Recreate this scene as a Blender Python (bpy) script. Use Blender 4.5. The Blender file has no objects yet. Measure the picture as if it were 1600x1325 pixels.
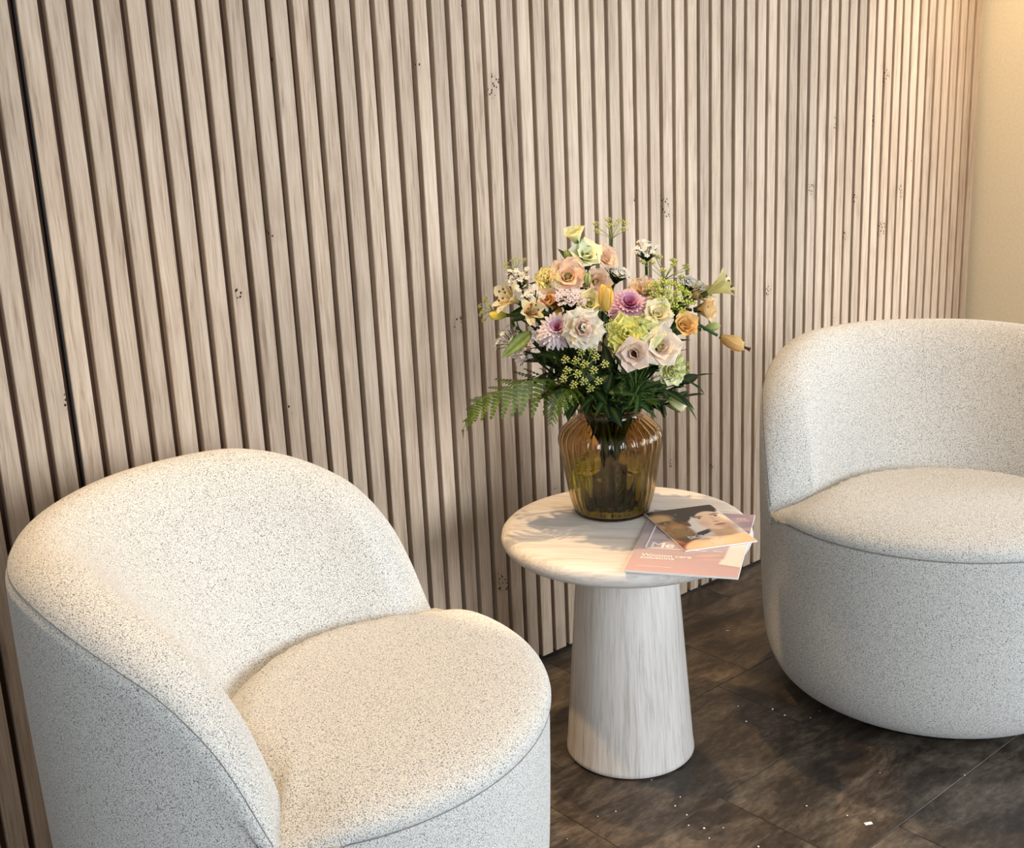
import bpy, bmesh, math, random
import numpy as np
from mathutils import Vector, Matrix, Euler
R = random.Random(7)
NR = np.random.RandomState(3)
S = 0.045                      # metres per slat pitch; lengths below are in pitches
scn = bpy.context.scene
C = scn.collection

# ------------------------------------------------------------------ camera
YAW, PITCH, ROLL = 0.706624, 0.268790, -0.045754
cy, sy, cp, sp = math.cos(YAW), math.sin(YAW), math.cos(PITCH), math.sin(PITCH)
fwd = Vector((sy*cp, cy*cp, -sp)); rgt = Vector((cy, -sy, 0)); upv = rgt.cross(fwd)
cr, sr = math.cos(ROLL), math.sin(ROLL)
r2 = rgt*cr + upv*sr; u2 = -rgt*sr + upv*cr
cam = bpy.data.objects.new('camera', bpy.data.cameras.new('camera')); C.objects.link(cam)
cam.matrix_world = Matrix(((r2.x, u2.x, -fwd.x, -15.866*S), (r2.y, u2.y, -fwd.y, -43.816*S), (r2.z, u2.z, -fwd.z, 29.300*S), (0, 0, 0, 1)))
cam.data.sensor_width = 36; cam.data.lens = 1865.768/1600*36; cam.data.clip_start = .05
scn.camera = cam

# ------------------------------------------------------------------ world, lamps, exposure
w = bpy.data.worlds.new('world'); scn.world = w; w.use_nodes = True
w.node_tree.nodes['Background'].inputs[0].default_value = (0.86, 0.93, 1.0, 1)
w.node_tree.nodes['Background'].inputs[1].default_value = 0.45
def area(name, loc, target, sx, sy_, power, col, spread=180):
    l = bpy.data.lights.new(name, 'AREA'); l.shape = 'RECTANGLE'; l.size = sx*S; l.size_y = sy_*S
    l.energy = power; l.color = col; l.spread = math.radians(spread)
    o = bpy.data.objects.new(name, l); C.objects.link(o)
    o.location = Vector(loc)*S
    o.rotation_euler = (Vector(target)-Vector(loc)).to_track_quat('-Z', 'Y').to_euler()
    return o
def spot(name, loc, target, power, col, angle, blend, radius):
    l = bpy.data.lights.new(name, 'SPOT'); l.energy = power; l.color = col
    l.spot_size = math.radians(angle); l.spot_blend = blend; l.shadow_soft_size = radius
    o = bpy.data.objects.new(name, l); C.objects.link(o)
    o.location = Vector(loc)*S
    o.rotation_euler = (Vector(target)-Vector(loc)).to_track_quat('-Z', 'Y').to_euler()
    return o
# daylight: the shop front behind the photographer and a second window on the right, beyond the end of the cream wall
area('shopfront_daylight', (14, -112, 34), (20, -8, 8), 64, 44, 28, (0.86, 0.93, 1.0), 62)
area('side_window_daylight', (84, -62, 26), (22, -6, 12), 26, 34, 85, (0.88, 0.94, 1.0))
WARM = (1.0, 0.67, 0.35)
spot('downlight_table', (13, -1.5, 56), (17.5, -9.5, 8), 140, WARM, 23, .25, .02)
spot('downlight_left', (-.5, -4, 56), (3.5, -13.5, 4), 130, WARM, 40, .6, .03)
spot('downlight_right', (40, -5, 56), (35.5, -17, 4), 100, WARM, 40, .6, .03)
spot('downlight_corner', (52, -15, 56), (66, -5, 20), 95, (1.0, .74, .44), 62, .8, .03)
scn.view_settings.view_transform = 'Standard'; scn.view_settings.look = 'None'
scn.view_settings.gamma = 1; scn.view_settings.use_curve_mapping = False
scn.view_settings.exposure = 0.0

# ------------------------------------------------------------------ helpers
def lin(c):
    return tuple((x/12.92 if x <= .04045 else ((x+.055)/1.055)**2.4) for x in c)
def rgb(r, g, b): return lin((r/255, g/255, b/255))
def tag(o, label, cat, group=None, kind=None):
    if label: o['label'] = label
    if cat: o['category'] = cat
    if group: o['group'] = group
    if kind: o['kind'] = kind
    return o
def thing(name, label, cat, loc=(0, 0, 0), rz=0, group=None, sc=1):
    o = bpy.data.objects.new(name, None); C.objects.link(o); o.empty_display_size = .05
    o.location = Vector(loc)*S; o.rotation_euler = (0, 0, rz); o.scale = (sc,)*3
    return tag(o, label, cat, group)
def mesh(name, V, F, m, smooth=True, col=None, uv=None):
    """verts in pitches -> mesh in metres; col: one colour per vertex; uv: (u, v) in metres per vertex"""
    V = np.asarray(V, float)
    me = bpy.data.meshes.new(name); me.from_pydata((V*S).tolist(), [], [tuple(f) for f in F]); me.update()
    if smooth: me.polygons.foreach_set('use_smooth', [True]*len(me.polygons))
    if col is not None:
        a = me.color_attributes.new('Col', 'FLOAT_COLOR', 'POINT')
        cc = np.ones((len(V), 4)); cc[:, :3] = np.asarray(col)
        a.data.foreach_set('color', cc.ravel())
    if uv is not None:
        l = me.uv_layers.new(name='UVMap'); uv = np.asarray(uv)
        vi = np.zeros(len(me.loops), int); me.loops.foreach_get('vertex_index', vi)
        l.data.foreach_set('uv', uv[vi].ravel())
    if m: me.materials.append(m)
    return me
def obj(name, me, parent=None, mat4=None):
    o = bpy.data.objects.new(name, me); C.objects.link(o)
    if parent: o.parent = parent
    if mat4 is not None: o.matrix_basis = mat4
    return o
def grid_faces(nu, nv, cu=False, cv=False):
    F = []
    for i in range(nu if cu else nu-1):
        for j in range(nv if cv else nv-1):
            a, b = i, (i+1) % nu; c, d = j, (j+1) % nv
            F.append((a*nv+c, b*nv+c, b*nv+d, a*nv+d))
    return F
def lathe(profile, n=64, c=(0, 0)):
    V = []; 
    for k in range(n):
        a = 2*math.pi*k/n
        for r, z in profile: V.append((c[0]+r*math.cos(a), c[1]+r*math.sin(a), z))
    return V, grid_faces(n, len(profile), cu=True)
def catmull(P, n):
    P = [np.asarray(p, float) for p in P]; P = [2*P[0]-P[1]]+P+[2*P[-1]-P[-2]]; out = []
    m = len(P)-3
    for k in range(n):
        t = k/(n-1)*m; i = min(int(t), m-1); t -= i
        a, b, c, d = P[i:i+4]
        out.append(.5*((2*b)+(c-a)*t+(2*a-5*b+4*c-d)*t*t+(3*b-a-3*c+d)*t**3))
    return out
def tube(path, rad, n=6, cap=True):
    path = [Vector(p) for p in path]; V = []; F = []
    N = len(path); ref = None
    for i, p in enumerate(path):
        t = (path[min(i+1, N-1)]-path[max(i-1, 0)]).normalized()
        if ref is None: ref = t.orthogonal().normalized()
        ref = (ref-t*ref.dot(t)).normalized(); b = t.cross(ref)
        r = rad(i/(N-1)) if callable(rad) else rad
        for k in range(n):
            a = 2*math.pi*k/n; V.append(tuple(p+ref*(r*math.cos(a))+b*(r*math.sin(a))))
    for i in range(N-1):
        for k in range(n):
            F.append((i*n+k, i*n+(k+1) % n, (i+1)*n+(k+1) % n, (i+1)*n+k))
    if cap: F += [tuple(range(n))[::-1], tuple((N-1)*n+k for k in range(n))]
    return V, F
class MB:
    def __init__(s): s.V, s.F, s.K = [], [], []
    def add(s, VF, col=None):
        V, F = VF; b = len(s.V); s.V += [tuple(v) for v in V]; s.F += [tuple(i+b for i in f) for f in F]
        if col is not None: s.K += ([tuple(col)]*len(V) if len(np.shape(col)) == 1 else [tuple(c) for c in col])
        return s
    def build(s, name, m, smooth=True):
        return mesh(name, s.V, s.F, m, smooth, s.K if s.K else None)
def box(a, b):
    (x0, y0, z0), (x1, y1, z1) = a, b
    V = [(x, y, z) for x in (x0, x1) for y in (y0, y1) for z in (z0, z1)]
    return V, [(0, 1, 3, 2), (4, 6, 7, 5), (0, 4, 5, 1), (2, 3, 7, 6), (0, 2, 6, 4), (1, 5, 7, 3)]
_t = (1+5**.5)/2
ICO_V = [Vector(v).normalized() for v in ((-1, _t, 0), (1, _t, 0), (-1, -_t, 0), (1, -_t, 0), (0, -1, _t), (0, 1, _t), (0, -1, -_t), (0, 1, -_t), (_t, 0, -1), (_t, 0, 1), (-_t, 0, -1), (-_t, 0, 1))]
ICO_F = [(0, 11, 5), (0, 5, 1), (0, 1, 7), (0, 7, 10), (0, 10, 11), (1, 5, 9), (5, 11, 4), (11, 10, 2), (10, 7, 6), (7, 1, 8), (3, 9, 4), (3, 4, 2), (3, 2, 6), (3, 6, 8), (3, 8, 9), (4, 9, 5), (2, 4, 11), (6, 2, 10), (8, 6, 7), (9, 8, 1)]
def ball(c, r): return [tuple(Vector(c)+v*r) for v in ICO_V], ICO_F

# ------------------------------------------------------------------ materials
class NT:
    def __init__(s, name):
        s.m = bpy.data.materials.new(name); s.m.use_nodes = True; s.t = s.m.node_tree
        s.b = s.t.nodes['Principled BSDF']; s.out = s.t.nodes['Material Output']
    def n(s, kind, **kw):
        x = s.t.nodes.new('ShaderNode'+kind)
        for k, v in kw.items():
            if k.startswith('_'): setattr(x, k[1:], v)
            else: x.inputs[k.replace('__', ' ')].default_value = v
        return x
    def l(s, a, b): s.t.links.new(a, b)
    def set(s, **kw):
        for k, v in kw.items():
            s.b.inputs[k.replace('__', ' ')].default_value = v
        return s
    def ramp(s, fac, stops):
        x = s.t.nodes.new('ShaderNodeValToRGB'); e = x.color_ramp.elements
        while len(e) < len(stops): e.new(.5)
        for i, (p_, c_) in enumerate(stops): e[i].position = p_; e[i].color = (*c_, 1) if len(c_) == 3 else c_
        s.l(fac, x.inputs[0]); return x.outputs[0]
    def math(s, op, a, b=None, c=None):
        x = s.t.nodes.new('ShaderNodeMath'); x.operation = op
        for i, q in enumerate((a, b, c)):
            if q is None: continue
            if isinstance(q, (int, float)): x.inputs[i].default_value = q
            else: s.l(q, x.inputs[i])
        return x.outputs[0]
    def vmath(s, op, a, b):
        x = s.t.nodes.new('ShaderNodeVectorMath'); x.operation = op
        for i, q in enumerate((a, b)):
            if isinstance(q, (tuple, list)): x.inputs[i].default_value = q
            else: s.l(q, x.inputs[i])
        return x.outputs[0]
    def mix(s, f, a, b, mode='MIX'):
        x = s.t.nodes.new('ShaderNodeMix'); x.data_type = 'RGBA'; x.blend_type = mode
        for i, q in ((0, f), (6, a), (7, b)):
            if isinstance(q, (int, float)): x.inputs[i].default_value = q
            elif isinstance(q, (tuple, list)): x.inputs[i].default_value = (*q, 1) if len(q) == 3 else q
            else: s.l(q, x.inputs[i])
        return x.outputs[2]
    def bump(s, h, strength, dist):
        x = s.n('Bump', Strength=strength, Distance=dist); s.l(h, x.inputs['Height']); s.l(x.outputs[0], s.b.inputs['Normal'])
def plain(name, col, rough=.6, **kw):
    t = NT(name); t.set(Base__Color=(*col, 1), Roughness=rough, **kw); return t.m

def wood_tree(t, vec, tones, grain=1.0):
    """vec: coordinates in metres with the grain along z"""
    v1 = t.vmath('MULTIPLY', vec, (1, 1, .035))
    warp = t.n('TexNoise', Scale=22.0, Detail=2.0); t.l(t.vmath('MULTIPLY', vec, (1, 1, .14)), warp.inputs['Vector'])
    v2 = t.vmath('ADD', v1, t.vmath('MULTIPLY', warp.outputs['Color'], (.02, .02, 0)))
    fine = t.n('TexNoise', Scale=330.0*grain, Detail=4.0, Roughness=.65); t.l(v2, fine.inputs['Vector'])
    mid = t.n('TexNoise', Scale=75.0*grain, Detail=3.0, Roughness=.6); t.l(v2, mid.inputs['Vector'])
    big = t.n('TexNoise', Scale=9.0, Detail=1.0); t.l(t.vmath('MULTIPLY', vec, (1, 1, .3)), big.inputs['Vector'])
    f = t.math('ADD', t.math('MULTIPLY', fine.outputs[0], .52), t.math('MULTIPLY', mid.outputs[0], .32))
    f = t.math('ADD', f, t.math('MULTIPLY', big.outputs[0], .16))
    return t.ramp(f, tones), f
def slat_material():
    t = NT('limed_oak')
    tc = t.n('TexCoord'); oi = t.n('ObjectInfo')
    off = t.vmath('MULTIPLY', t.vmath('MULTIPLY', oi.outputs['Random'], (1, 1, 1)), (7.3, 3.1, 11.7))
    vec = t.vmath('ADD', tc.outputs['Object'], off)
    col, f = wood_tree(t, vec, [(.33, rgb(146, 122, 101)), (.45, rgb(190, 167, 144)), (.56, rgb(210, 188, 165)), (.68, rgb(222, 203, 182))], .8)
    # knots: sparse clusters of dark pin holes
    vo = t.n('TexVoronoi', Scale=150.0); t.l(t.vmath('MULTIPLY', vec, (1, 1, .75)), vo.inputs['Vector'])
    gate = t.n('TexNoise', Scale=9.5, Detail=1.0); t.l(vec, gate.inputs['Vector'])
    hole = t.math('MULTIPLY', t.math('LESS_THAN', vo.outputs['Distance'], .30), t.math('GREATER_THAN', gate.outputs[0], .742))
    halo = t.ramp(gate.outputs[0], [(.66, (0, 0, 0)), (.76, (1, 1, 1))])
    col = t.mix(t.math('MULTIPLY', halo, .2), col, rgb(150, 128, 108))
    col = t.mix(hole, col, rgb(40, 28, 20))
    tone = t.math('ADD', t.math('MULTIPLY', oi.outputs['Random'], .22), .87)
    x = t.n('HueSaturation'); t.l(col, x.inputs['Color']); t.l(tone, x.inputs['Value'])
    t.l(x.outputs[0], t.b.inputs['Base Color']); t.set(Roughness=.62, Specular__IOR__Level=.25)
    t.bump(f, .25, .0006); return t.m
def table_material(name, use_uv):
    t = NT(name); tc = t.n('TexCoord')
    vec = tc.outputs['UV'] if use_uv else tc.outputs['Object']
    if use_uv:
        m = t.n('Mapping'); t.l(vec, m.inputs[0]); m.inputs['Rotation'].default_value = (math.pi/2, 0, 0); vec = m.outputs[0]
    else:
        g = math.radians(-53); cx = t.n('CombineXYZ')
        for i, dv in enumerate(((-math.sin(g), math.cos(g), 0), (0, 0, 1), (math.cos(g), math.sin(g), 0))):
            dn = t.n('VectorMath', _operation='DOT_PRODUCT'); t.l(vec, dn.inputs[0]); dn.inputs[1].default_value = dv; t.l(dn.outputs['Value'], cx.inputs[i])
        vec = cx.outputs[0]
    col, f = wood_tree(t, vec, [(.30, rgb(158, 148, 138)), (.42, rgb(196, 188, 180)), (.52, rgb(216, 210, 203)), (.68, rgb(228, 223, 217))], .9)
    t.l(col, t.b.inputs['Base Color']); t.set(Roughness=.5, Specular__IOR__Level=.35); t.bump(f, .2, .0005); return t.m
def fabric_material():
    t = NT('woven_boucle'); tc = t.n('TexCoord'); vec = tc.outputs['Object']
    wv = t.n('TexNoise', Scale=55.0, Detail=1.0); t.l(vec, wv.inputs['Vector'])
    v2 = t.vmath('ADD', vec, t.vmath('MULTIPLY', wv.outputs['Color'], (.004, .004, .004)))
    a = t.n('TexVoronoi', Scale=560.0); t.l(t.vmath('MULTIPLY', v2, (1, 1, 1.25)), a.inputs['Vector'])
    b = t.n('TexNoise', Scale=520.0, Detail=2.0, Roughness=.6); t.l(v2, b.inputs['Vector'])
    f = t.math('ADD', t.math('MULTIPLY', a.outputs['Distance'], .62), t.math('MULTIPLY', b.outputs[0], .55))
    col = t.ramp(f, [(.33, rgb(238, 234, 226)), (.51, rgb(222, 219, 212)), (.67, rgb(186, 185, 181)), (.85, rgb(112, 113, 112))])
    t.l(col, t.b.inputs['Base Color'])
    t.set(Roughness=.95, Specular__IOR__Level=.1, Sheen__Weight=.25, Sheen__Roughness=.5)
    inv = t.math('SUBTRACT', 1.0, f); t.bump(inv, .6, .0016); return t.m
def floor_material():
    t = NT('slate_vinyl'); tc = t.n('TexCoord'); oi = t.n('ObjectInfo')
    geo = t.n('NewGeometry')
    vec = t.vmath('ADD', geo.outputs['Position'], t.vmath('MULTIPLY', oi.outputs['Random'], (3.1, 5.3, 1.7)))
    v1 = t.vmath('MULTIPLY', vec, (1, 2.3, 1))
    a = t.n('TexNoise', Scale=5.5, Detail=7.0, Roughness=.66, Distortion=.7); t.l(v1, a.inputs['Vector'])
    b = t.n('TexNoise', Scale=42.0, Detail=6.0, Roughness=.7); t.l(v1, b.inputs['Vector'])
    f = t.math('ADD', t.math('MULTIPLY', a.outputs[0], .65), t.math('MULTIPLY', b.outputs[0], .35))
    col = t.ramp(f, [(.34, rgb(34, 28, 24)), (.47, rgb(62, 53, 45)), (.56, rgb(90, 80, 69)), (.70, rgb(126, 115, 101))])
    t.l(col, t.b.inputs['Base Color'])
    t.l(t.ramp(b.outputs[0], [(.3, (.36,)*3), (.7, (.55,)*3)]), t.b.inputs['Roughness'])
    t.set(Specular__IOR__Level=.4); t.bump(f, .35, .0012); return t.m
def plaster_material():
    t = NT('cream_plaster'); tc = t.n('TexCoord')
    a = t.n('TexNoise', Scale=120.0, Detail=3.0); t.l(tc.outputs['Object'], a.inputs['Vector'])
    t.l(t.ramp(a.outputs[0], [(.3, rgb(232, 217, 188)), (.7, rgb(240, 226, 198))]), t.b.inputs['Base Color'])
    t.set(Roughness=.85); t.bump(a.outputs[0], .12, .0005); return t.m
def attr_material(name, rough, transl, spec=.3, streak=0):
    t = NT(name); a = t.n('Attribute'); a.attribute_name = 'Col'
    col = a.outputs['Color']
    if streak:
        tc = t.n('TexCoord'); nz = t.n('TexNoise', Scale=160.0, Detail=2.0); t.l(tc.outputs['Object'], nz.inputs['Vector'])
        col = t.mix(1.0, col, t.ramp(nz.outputs[0], [(.3, (1-streak,)*3), (.7, (1, 1, 1))]), 'MULTIPLY')
    t.l(col, t.b.inputs['Base Color']); t.set(Roughness=rough, Specular__IOR__Level=spec)
    if transl:
        tr = t.n('BsdfTranslucent'); t.l(col, tr.inputs[0]); mx = t.n('MixShader', Fac=transl)
        t.l(t.b.outputs[0], mx.inputs[1]); t.l(tr.outputs[0], mx.inputs[2]); t.l(mx.outputs[0], t.out.inputs[0])
    return t.m
def glass_material(name, col, ior, rough=0.0):
    t = NT(name); t.set(Base__Color=(*col, 1), Roughness=rough, IOR=ior, Transmission__Weight=1.0); return t.m

M_SLAT = slat_material(); M_BACK = plain('brown_backing', rgb(70, 46, 32), .85); M_BLACK = plain('black_board', (.006, .005, .005), .6)
M_TOP = table_material('whitewashed_wood', False); M_CONE = table_material('whitewashed_veneer', True)
M_FAB = fabric_material(); M_SEAM = plain('seam_thread', rgb(124, 123, 121), .9); M_LINING = plain('grey_lining', rgb(190, 192, 198), .8)
M_FLOOR = floor_material(); M_JOINT = plain('floor_joint', (.008, .007, .006), .7); M_WALL = plaster_material(); M_CEIL = plain('ceiling_paint', rgb(235, 232, 225), .9)
M_PETAL = attr_material('petal', .55, .36, .2, .05); M_LEAF = attr_material('leaf', .48, .10, .25, .3); M_PRINT = attr_material('printed_paper', .32, 0, .45)
M_PAPER = plain('white_paper', (.82, .82, .82), .5); M_INKW = plain('white_ink', (.86, .84, .83), .5); M_CRUMB = plain('crumb', (.75, .72, .68), .7)
M_GLASS = glass_material('amber_glass', (.67, .48, .24), 1.45); M_WATER = glass_material('vase_water', (.52, .78, .20), 1.33)

# ------------------------------------------------------------------ the setting
wall_back = obj('wall_back', mesh('wall_back', *box((-30, .35, 0), (66.6, 2, 58)), M_BACK, False)); tag(wall_back, None, None, kind='structure')
prof = [(0, .34), (0, .03), (.025, 0), (.715, 0), (.74, .03), (.74, .34)]
V = [(x-.385, y, z) for z in (.16, 57.9) for x, y in prof]
F = [tuple(range(6)), tuple(range(6, 12))[::-1]]+[(i, i+6, (i+1) % 6+6, (i+1) % 6) for i in range(6)]
slat_me = mesh('slat', V, F, M_SLAT, False)
for k in range(-29, 66):
    s_ = obj('slat', slat_me, wall_back, Matrix.Translation(Vector((k+.385+R.uniform(-.012, .012), R.uniform(-.012, .012), 0))*S))
obj('joint_strip', mesh('joint_strip', *box((-.06, .09, .1), (-.02, .34, 57.9)), M_BLACK, False), wall_back)
obj('shadow_gap', mesh('shadow_gap', *box((-29, .12, 0), (66, .35, .16)), M_BLACK, False), wall_back)
wr = obj('wall_right', mesh('wall_right', *box((66.3, -13, 0), (68, .33, 58)), M_WALL, False)); tag(wr, None, None, kind='structure')
ce = obj('ceiling', mesh('ceiling', *box((-32, -62, 58), (68, 2, 60)), M_CEIL, False)); tag(ce, None, None, kind='structure')
floor = obj('floor', mesh('floor', *box((-40, -130, -.6), (68, 2, -.06)), M_JOINT, False)); tag(floor, None, None, kind='structure')
# 60 x 29 cm vinyl tiles in running bond, rows along the slat wall
def tile_mesh(L, W):
    g, c_ = .012, .012
    pr = [(g, -.06), (g, -c_), (g+c_, 0)]
    V = []
    for ins, z in pr: V += [(ins, ins, z), (L-ins, ins, z), (L-ins, W-ins, z), (ins, W-ins, z)]
    F = [(8, 9, 10, 11)]
    for a in (0, 4):
        for i in range(4): F.append((a+i, a+(i+1) % 4, a+4+(i+1) % 4, a+4+i))
    return mesh('tile', V, F, M_FLOOR, False)
tile_me = tile_mesh(13.2, 6.4)
rows = [(-8.6+6.4*i, off) for i, off in ((0, 13.85), (-1, 19.45), (-2, 22.9), (-3, 17.0), (-4, 21.0), (1, 18.0))]
rows = [(-15+6.4*i, o) for i, o in ((2, 22.9), (1, 16.3), (0, 13.85), (-1, 19.45), (-2, 22.9), (-3, 15.2), (-4, 19.8))]
for y0, ox in rows:
    for n in range(-4, 5):
        x0 = ox+13.2*n
        if x0 > 66.2 or x0 < -40: continue
        W = min(6.4, .3-y0); L = min(13.2, 66.3-x0)
        me = tile_me if (W > 6.39 and L > 13.19) else tile_mesh(L, W)
        obj('tile', me, floor, Matrix.Translation(Vector((x0, y0, 0))*S))

# ------------------------------------------------------------------ tub chairs (local +X points to the back)
HT = [(0, 17.1), (20, 17.12), (46, 17.05), (54, 17.0), (66, 16.6), (76, 16.05), (86, 15.3), (92, 14.5), (97.3, 13.5), (100.7, 12.5), (103.2, 11.6), (105.6, 10.5), (107.5, 9.25)]
def back_height(th):
    a = abs(math.degrees(th)); xs = [h[0] for h in HT]
    return float(np.interp(a, xs, [h[1] for h in HT]))
def r_in(th):
    c = math.cos(th); b = 4.2*c
    return -b+math.sqrt(b*b-17.64+36.5)
DRUM = [(6.3, .78), (6.75, .82), (7.2, 1.05), (7.62, 1.6), (7.93, 2.6), (8.12, 4.2), (8.24, 6.5), (8.3, 8.6), (8.32, 9.8)]
def shell_profile(th):
    H = back_height(th); z0 = 9.2; h = H-z0; e = min(1, h/2.2); ri = r_in(th)
    k = 1-max(0, min(1, (abs(math.degrees(th))-80)/27))**2; k = k*.09-.03
    P = [(r+k, z) for r, z in DRUM[1:8]]
    P += [(8.36+k, z0+.38*h), (8.42, z0+h-1.5*e), (8.36, z0+h-.85*e), (8.12, z0+h-.36*e), (7.65, z0+h-.06*e), (7.0, z0+h-.02*e), (6.35, z0+h-.34*e)]
    for f, g in ((.80, .84), (.58, .64), (.34, .42), (.14, .2)):
        P.append((ri+(6.4-ri)*f-.0, z0+h*g))
    P += [(ri-.05, z0), (ri-.5, z0-.9)]
    return P
NTH = 121
TH = [math.radians(107.5)*math.sin(math.pi/2*(2*i/(NTH-1)-1)) for i in range(NTH)]
Hs = np.array([back_height(t) for t in TH])
shellV = []
PR = [np.array(catmull(shell_profile(t), 66)) for t in TH]
PRs = PR[:]
for _ in range(3):
    PRs = [PRs[0]]+[(.25*PRs[i-1]+.5*PRs[i]+.25*PRs[i+1]) for i in range(1, NTH-1)]+[PRs[-1]]
for t, pr_ in zip(TH, PRs):
    shellV += [(r*math.cos(t), r*math.sin(t), z) for r, z in pr_]
shell_me = mesh('backrest', shellV, grid_faces(NTH, 66), M_FAB)
drumP = catmull(DRUM, 30)
drum_me = mesh('seat_base', *lathe([(0, .78)]+[tuple(q) for q in drumP]+[(6, 9.9)], 96), M_FAB)
cushP = catmull([(7.6, 9.3), (8.1, 9.55), (8.30, 9.74), (8.38, 9.86), (8.37, 10.03), (8.24, 10.26), (7.9, 10.47), (7.2, 10.64), (6, 10.76), (4, 10.83), (2, 10.86), (0.01, 10.87)], 44)
cV, cF = lathe([tuple(q) for q in cushP], 144)
def dip(x, y, z):
    r = math.hypot(x, y)
    if r > 8.1 and abs(math.degrees(math.atan2(y, x))) < 106.5: x, y, r = x*8.1/r, y*8.1/r, 8.1                       # stays inside the back shell
    a = abs(math.atan2(y, x)); d = math.degrees(a)
    s_ = max(0, min(1, (r-5.2)/2.2)); f = .55*math.exp(-((d-106)/(7 if d < 106 else 10))**2)*s_*s_*(3-2*s_)   # thin wedge beside the arm ends
    if d < 107: q = max(0, min(1.6, (r-(r_in(a)-.5))/.5)); f = max(f, .28*q*q)                                    # edge rounding where it meets the back
    return (x, y, max(z-f, 9.55) if z > 9.9 else z)
cush_me = mesh('seat_cushion', [dip(*v) for v in cV], cF, M_FAB)
plinth_me = mesh('plinth', *lathe([(0, 0), (5.6, 0), (5.7, .08), (5.7, .8), (0, .8)], 48), M_BLACK, True)
lin_me = mesh('underside_lining', *lathe([(5.6, .74), (6.6, .70), (6.95, .86), (7.1, 1.0), (6.3, .9)], 64), M_LINING)
ring = [(8.365*math.cos(a), 8.365*math.sin(a), 9.80) for a in np.linspace(math.radians(108.5), math.radians(251.5), 60)]
seam_me = mesh('seat_seam', *tube(ring, .018, 5), M_SEAM)
ev = []
for t, pr_ in zip(TH, PRs):
    h = back_height(t)-9.2
    if h < 1.0: continue
    z_t = pr_[:, 1].max(); k = int(np.argmax(pr_[:, 1])); seg = pr_[:k+1]
    zz = z_t-min(.62, .3*h); j = int(np.argmin(abs(seg[:, 1]-zz)+10*(seg[:, 0] < 7.6)))
    ev.append((seg[j][0]*math.cos(t), seg[j][0]*math.sin(t), seg[j][1]))
edge_me = mesh('edge_seam', *tube(ev, .018, 5), M_SEAM)
mid = PRs[NTH//2]; kk = int(np.argmax(mid[:, 1]))
back_seam_me = mesh('back_seam', *tube([(r-.0, 0, z) for r, z in mid[kk+4:-12]], .02, 5), M_FAB)
CHAIR = (('seat_base', drum_me), ('seat_cushion', cush_me), ('backrest', shell_me), ('plinth', plinth_me), ('underside_lining', lin_me), ('seat_seam', seam_me), ('edge_seam', edge_me), ('back_seam', back_seam_me))
for (loc, deg, sc, lab) in (((2.05, -11.3, 0), 127.5, 1.0, 'light grey woven tub chair at lower left, cropped by the bottom of the picture'),
                            ((34.65, -15.85, 0), 40, 1.0, 'light grey woven tub chair on the right, beyond the side table')):
    t = thing('tub_chair', lab, 'chair', loc, math.radians(deg), 'tub chairs against the slatted wall', sc)
    for n_, me in CHAIR: obj(n_, me, t)

# ------------------------------------------------------------------ side table
tb = thing('side_table', 'round whitewashed wooden side table on a cone-shaped pedestal', 'table', (19.78, -9.44, 0))
top = [(.01, 10.0), (4.6, 10.0), (4.95, 10.03), (5.22, 10.14), (5.42, 10.33), (5.5, 10.56), (5.45, 10.78), (5.3, 10.93), (5.05, 10.99), (4.7, 11.0), (.01, 11.0)]
obj('tabletop', mesh('tabletop', *lathe(top, 128), M_TOP), tb)
cone = [(2.86, .07), (2.93, .14), (2.92, .3)]+[(2.92-(2.92-2.17)*(z/10), z) for z in np.linspace(.6, 10.0, 14)]
n = 97; V = []; U = []
for k in range(n):
    a = 2*math.pi*k/(n-1)
    for r, z in cone: V.append((r*math.cos(a), r*math.sin(a), z)); U.append((a*2.5*S, z*S))
obj('pedestal', mesh('pedestal', V, grid_faces(n, len(cone)), M_CONE, True, None, U), tb)
obj('foot_ring', mesh('foot_ring', *lathe([(.01, 0), (2.8, 0), (2.82, .1), (.01, .1)], 64), M_BLACK), tb)

# ------------------------------------------------------------------ vase of amber glass with water
VX, VY = 20.55, -7.85
VP = [(1.60, 11.0), (1.68, 11.06), (1.73, 11.25), (1.82, 11.6), (1.94, 12.1), (2.03, 12.7), (2.12, 13.3), (2.22, 13.9), (2.28, 14.3), (2.24, 14.65), (2.06, 14.95), (1.78, 15.2), (1.54, 15.4), (1.44, 15.55), (1.43, 15.7), (1.5, 15.86), (1.56, 15.94)]
vp = [tuple(q) for q in catmull(VP, 60)]
vs = thing('flower_vase', 'ribbed amber glass vase of stems and water on the side table', 'vase', (VX, VY, 11.0))
NV_ = 208
def flute(r, z, a):
    amp = .010+.026*math.exp(-((z-14.75)/.55)**2)+.006*(z > 11.4)
    if z > 15.45 or z < 11.2: amp = 0
    return r*(1+amp*(abs(math.cos(13*a))*2-1.27))
V = []; inner = [(max(r-.10, .02), max(z, 11.16)) for r, z in vp if z > 11.12][::-1]
full = [(.001, 11.0)]+vp+inner+[(.001, 11.16)]
for k in range(NV_):
    a = 2*math.pi*k/NV_
    for r, z in full:
        rr_ = flute(r, z, a); V.append((rr_*math.cos(a), rr_*math.sin(a), z-11.0))
obj('glass_body', mesh('glass_body', V, grid_faces(NV_, len(full), cu=True), M_GLASS), vs)
wp = [(r-.112, z) for r, z in vp if 11.2 < z < 13.25]; wp = [(.001, 11.18)]+wp+[(wp[-1][0]+.01, 13.27), (.001, 13.27)]
V = []
for k in range(NV_):
    a = 2*math.pi*k/NV_
    for r, z in wp: rr_ = flute(r, z, a); V.append((rr_*math.cos(a), rr_*math.sin(a), z-11.0))
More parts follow.
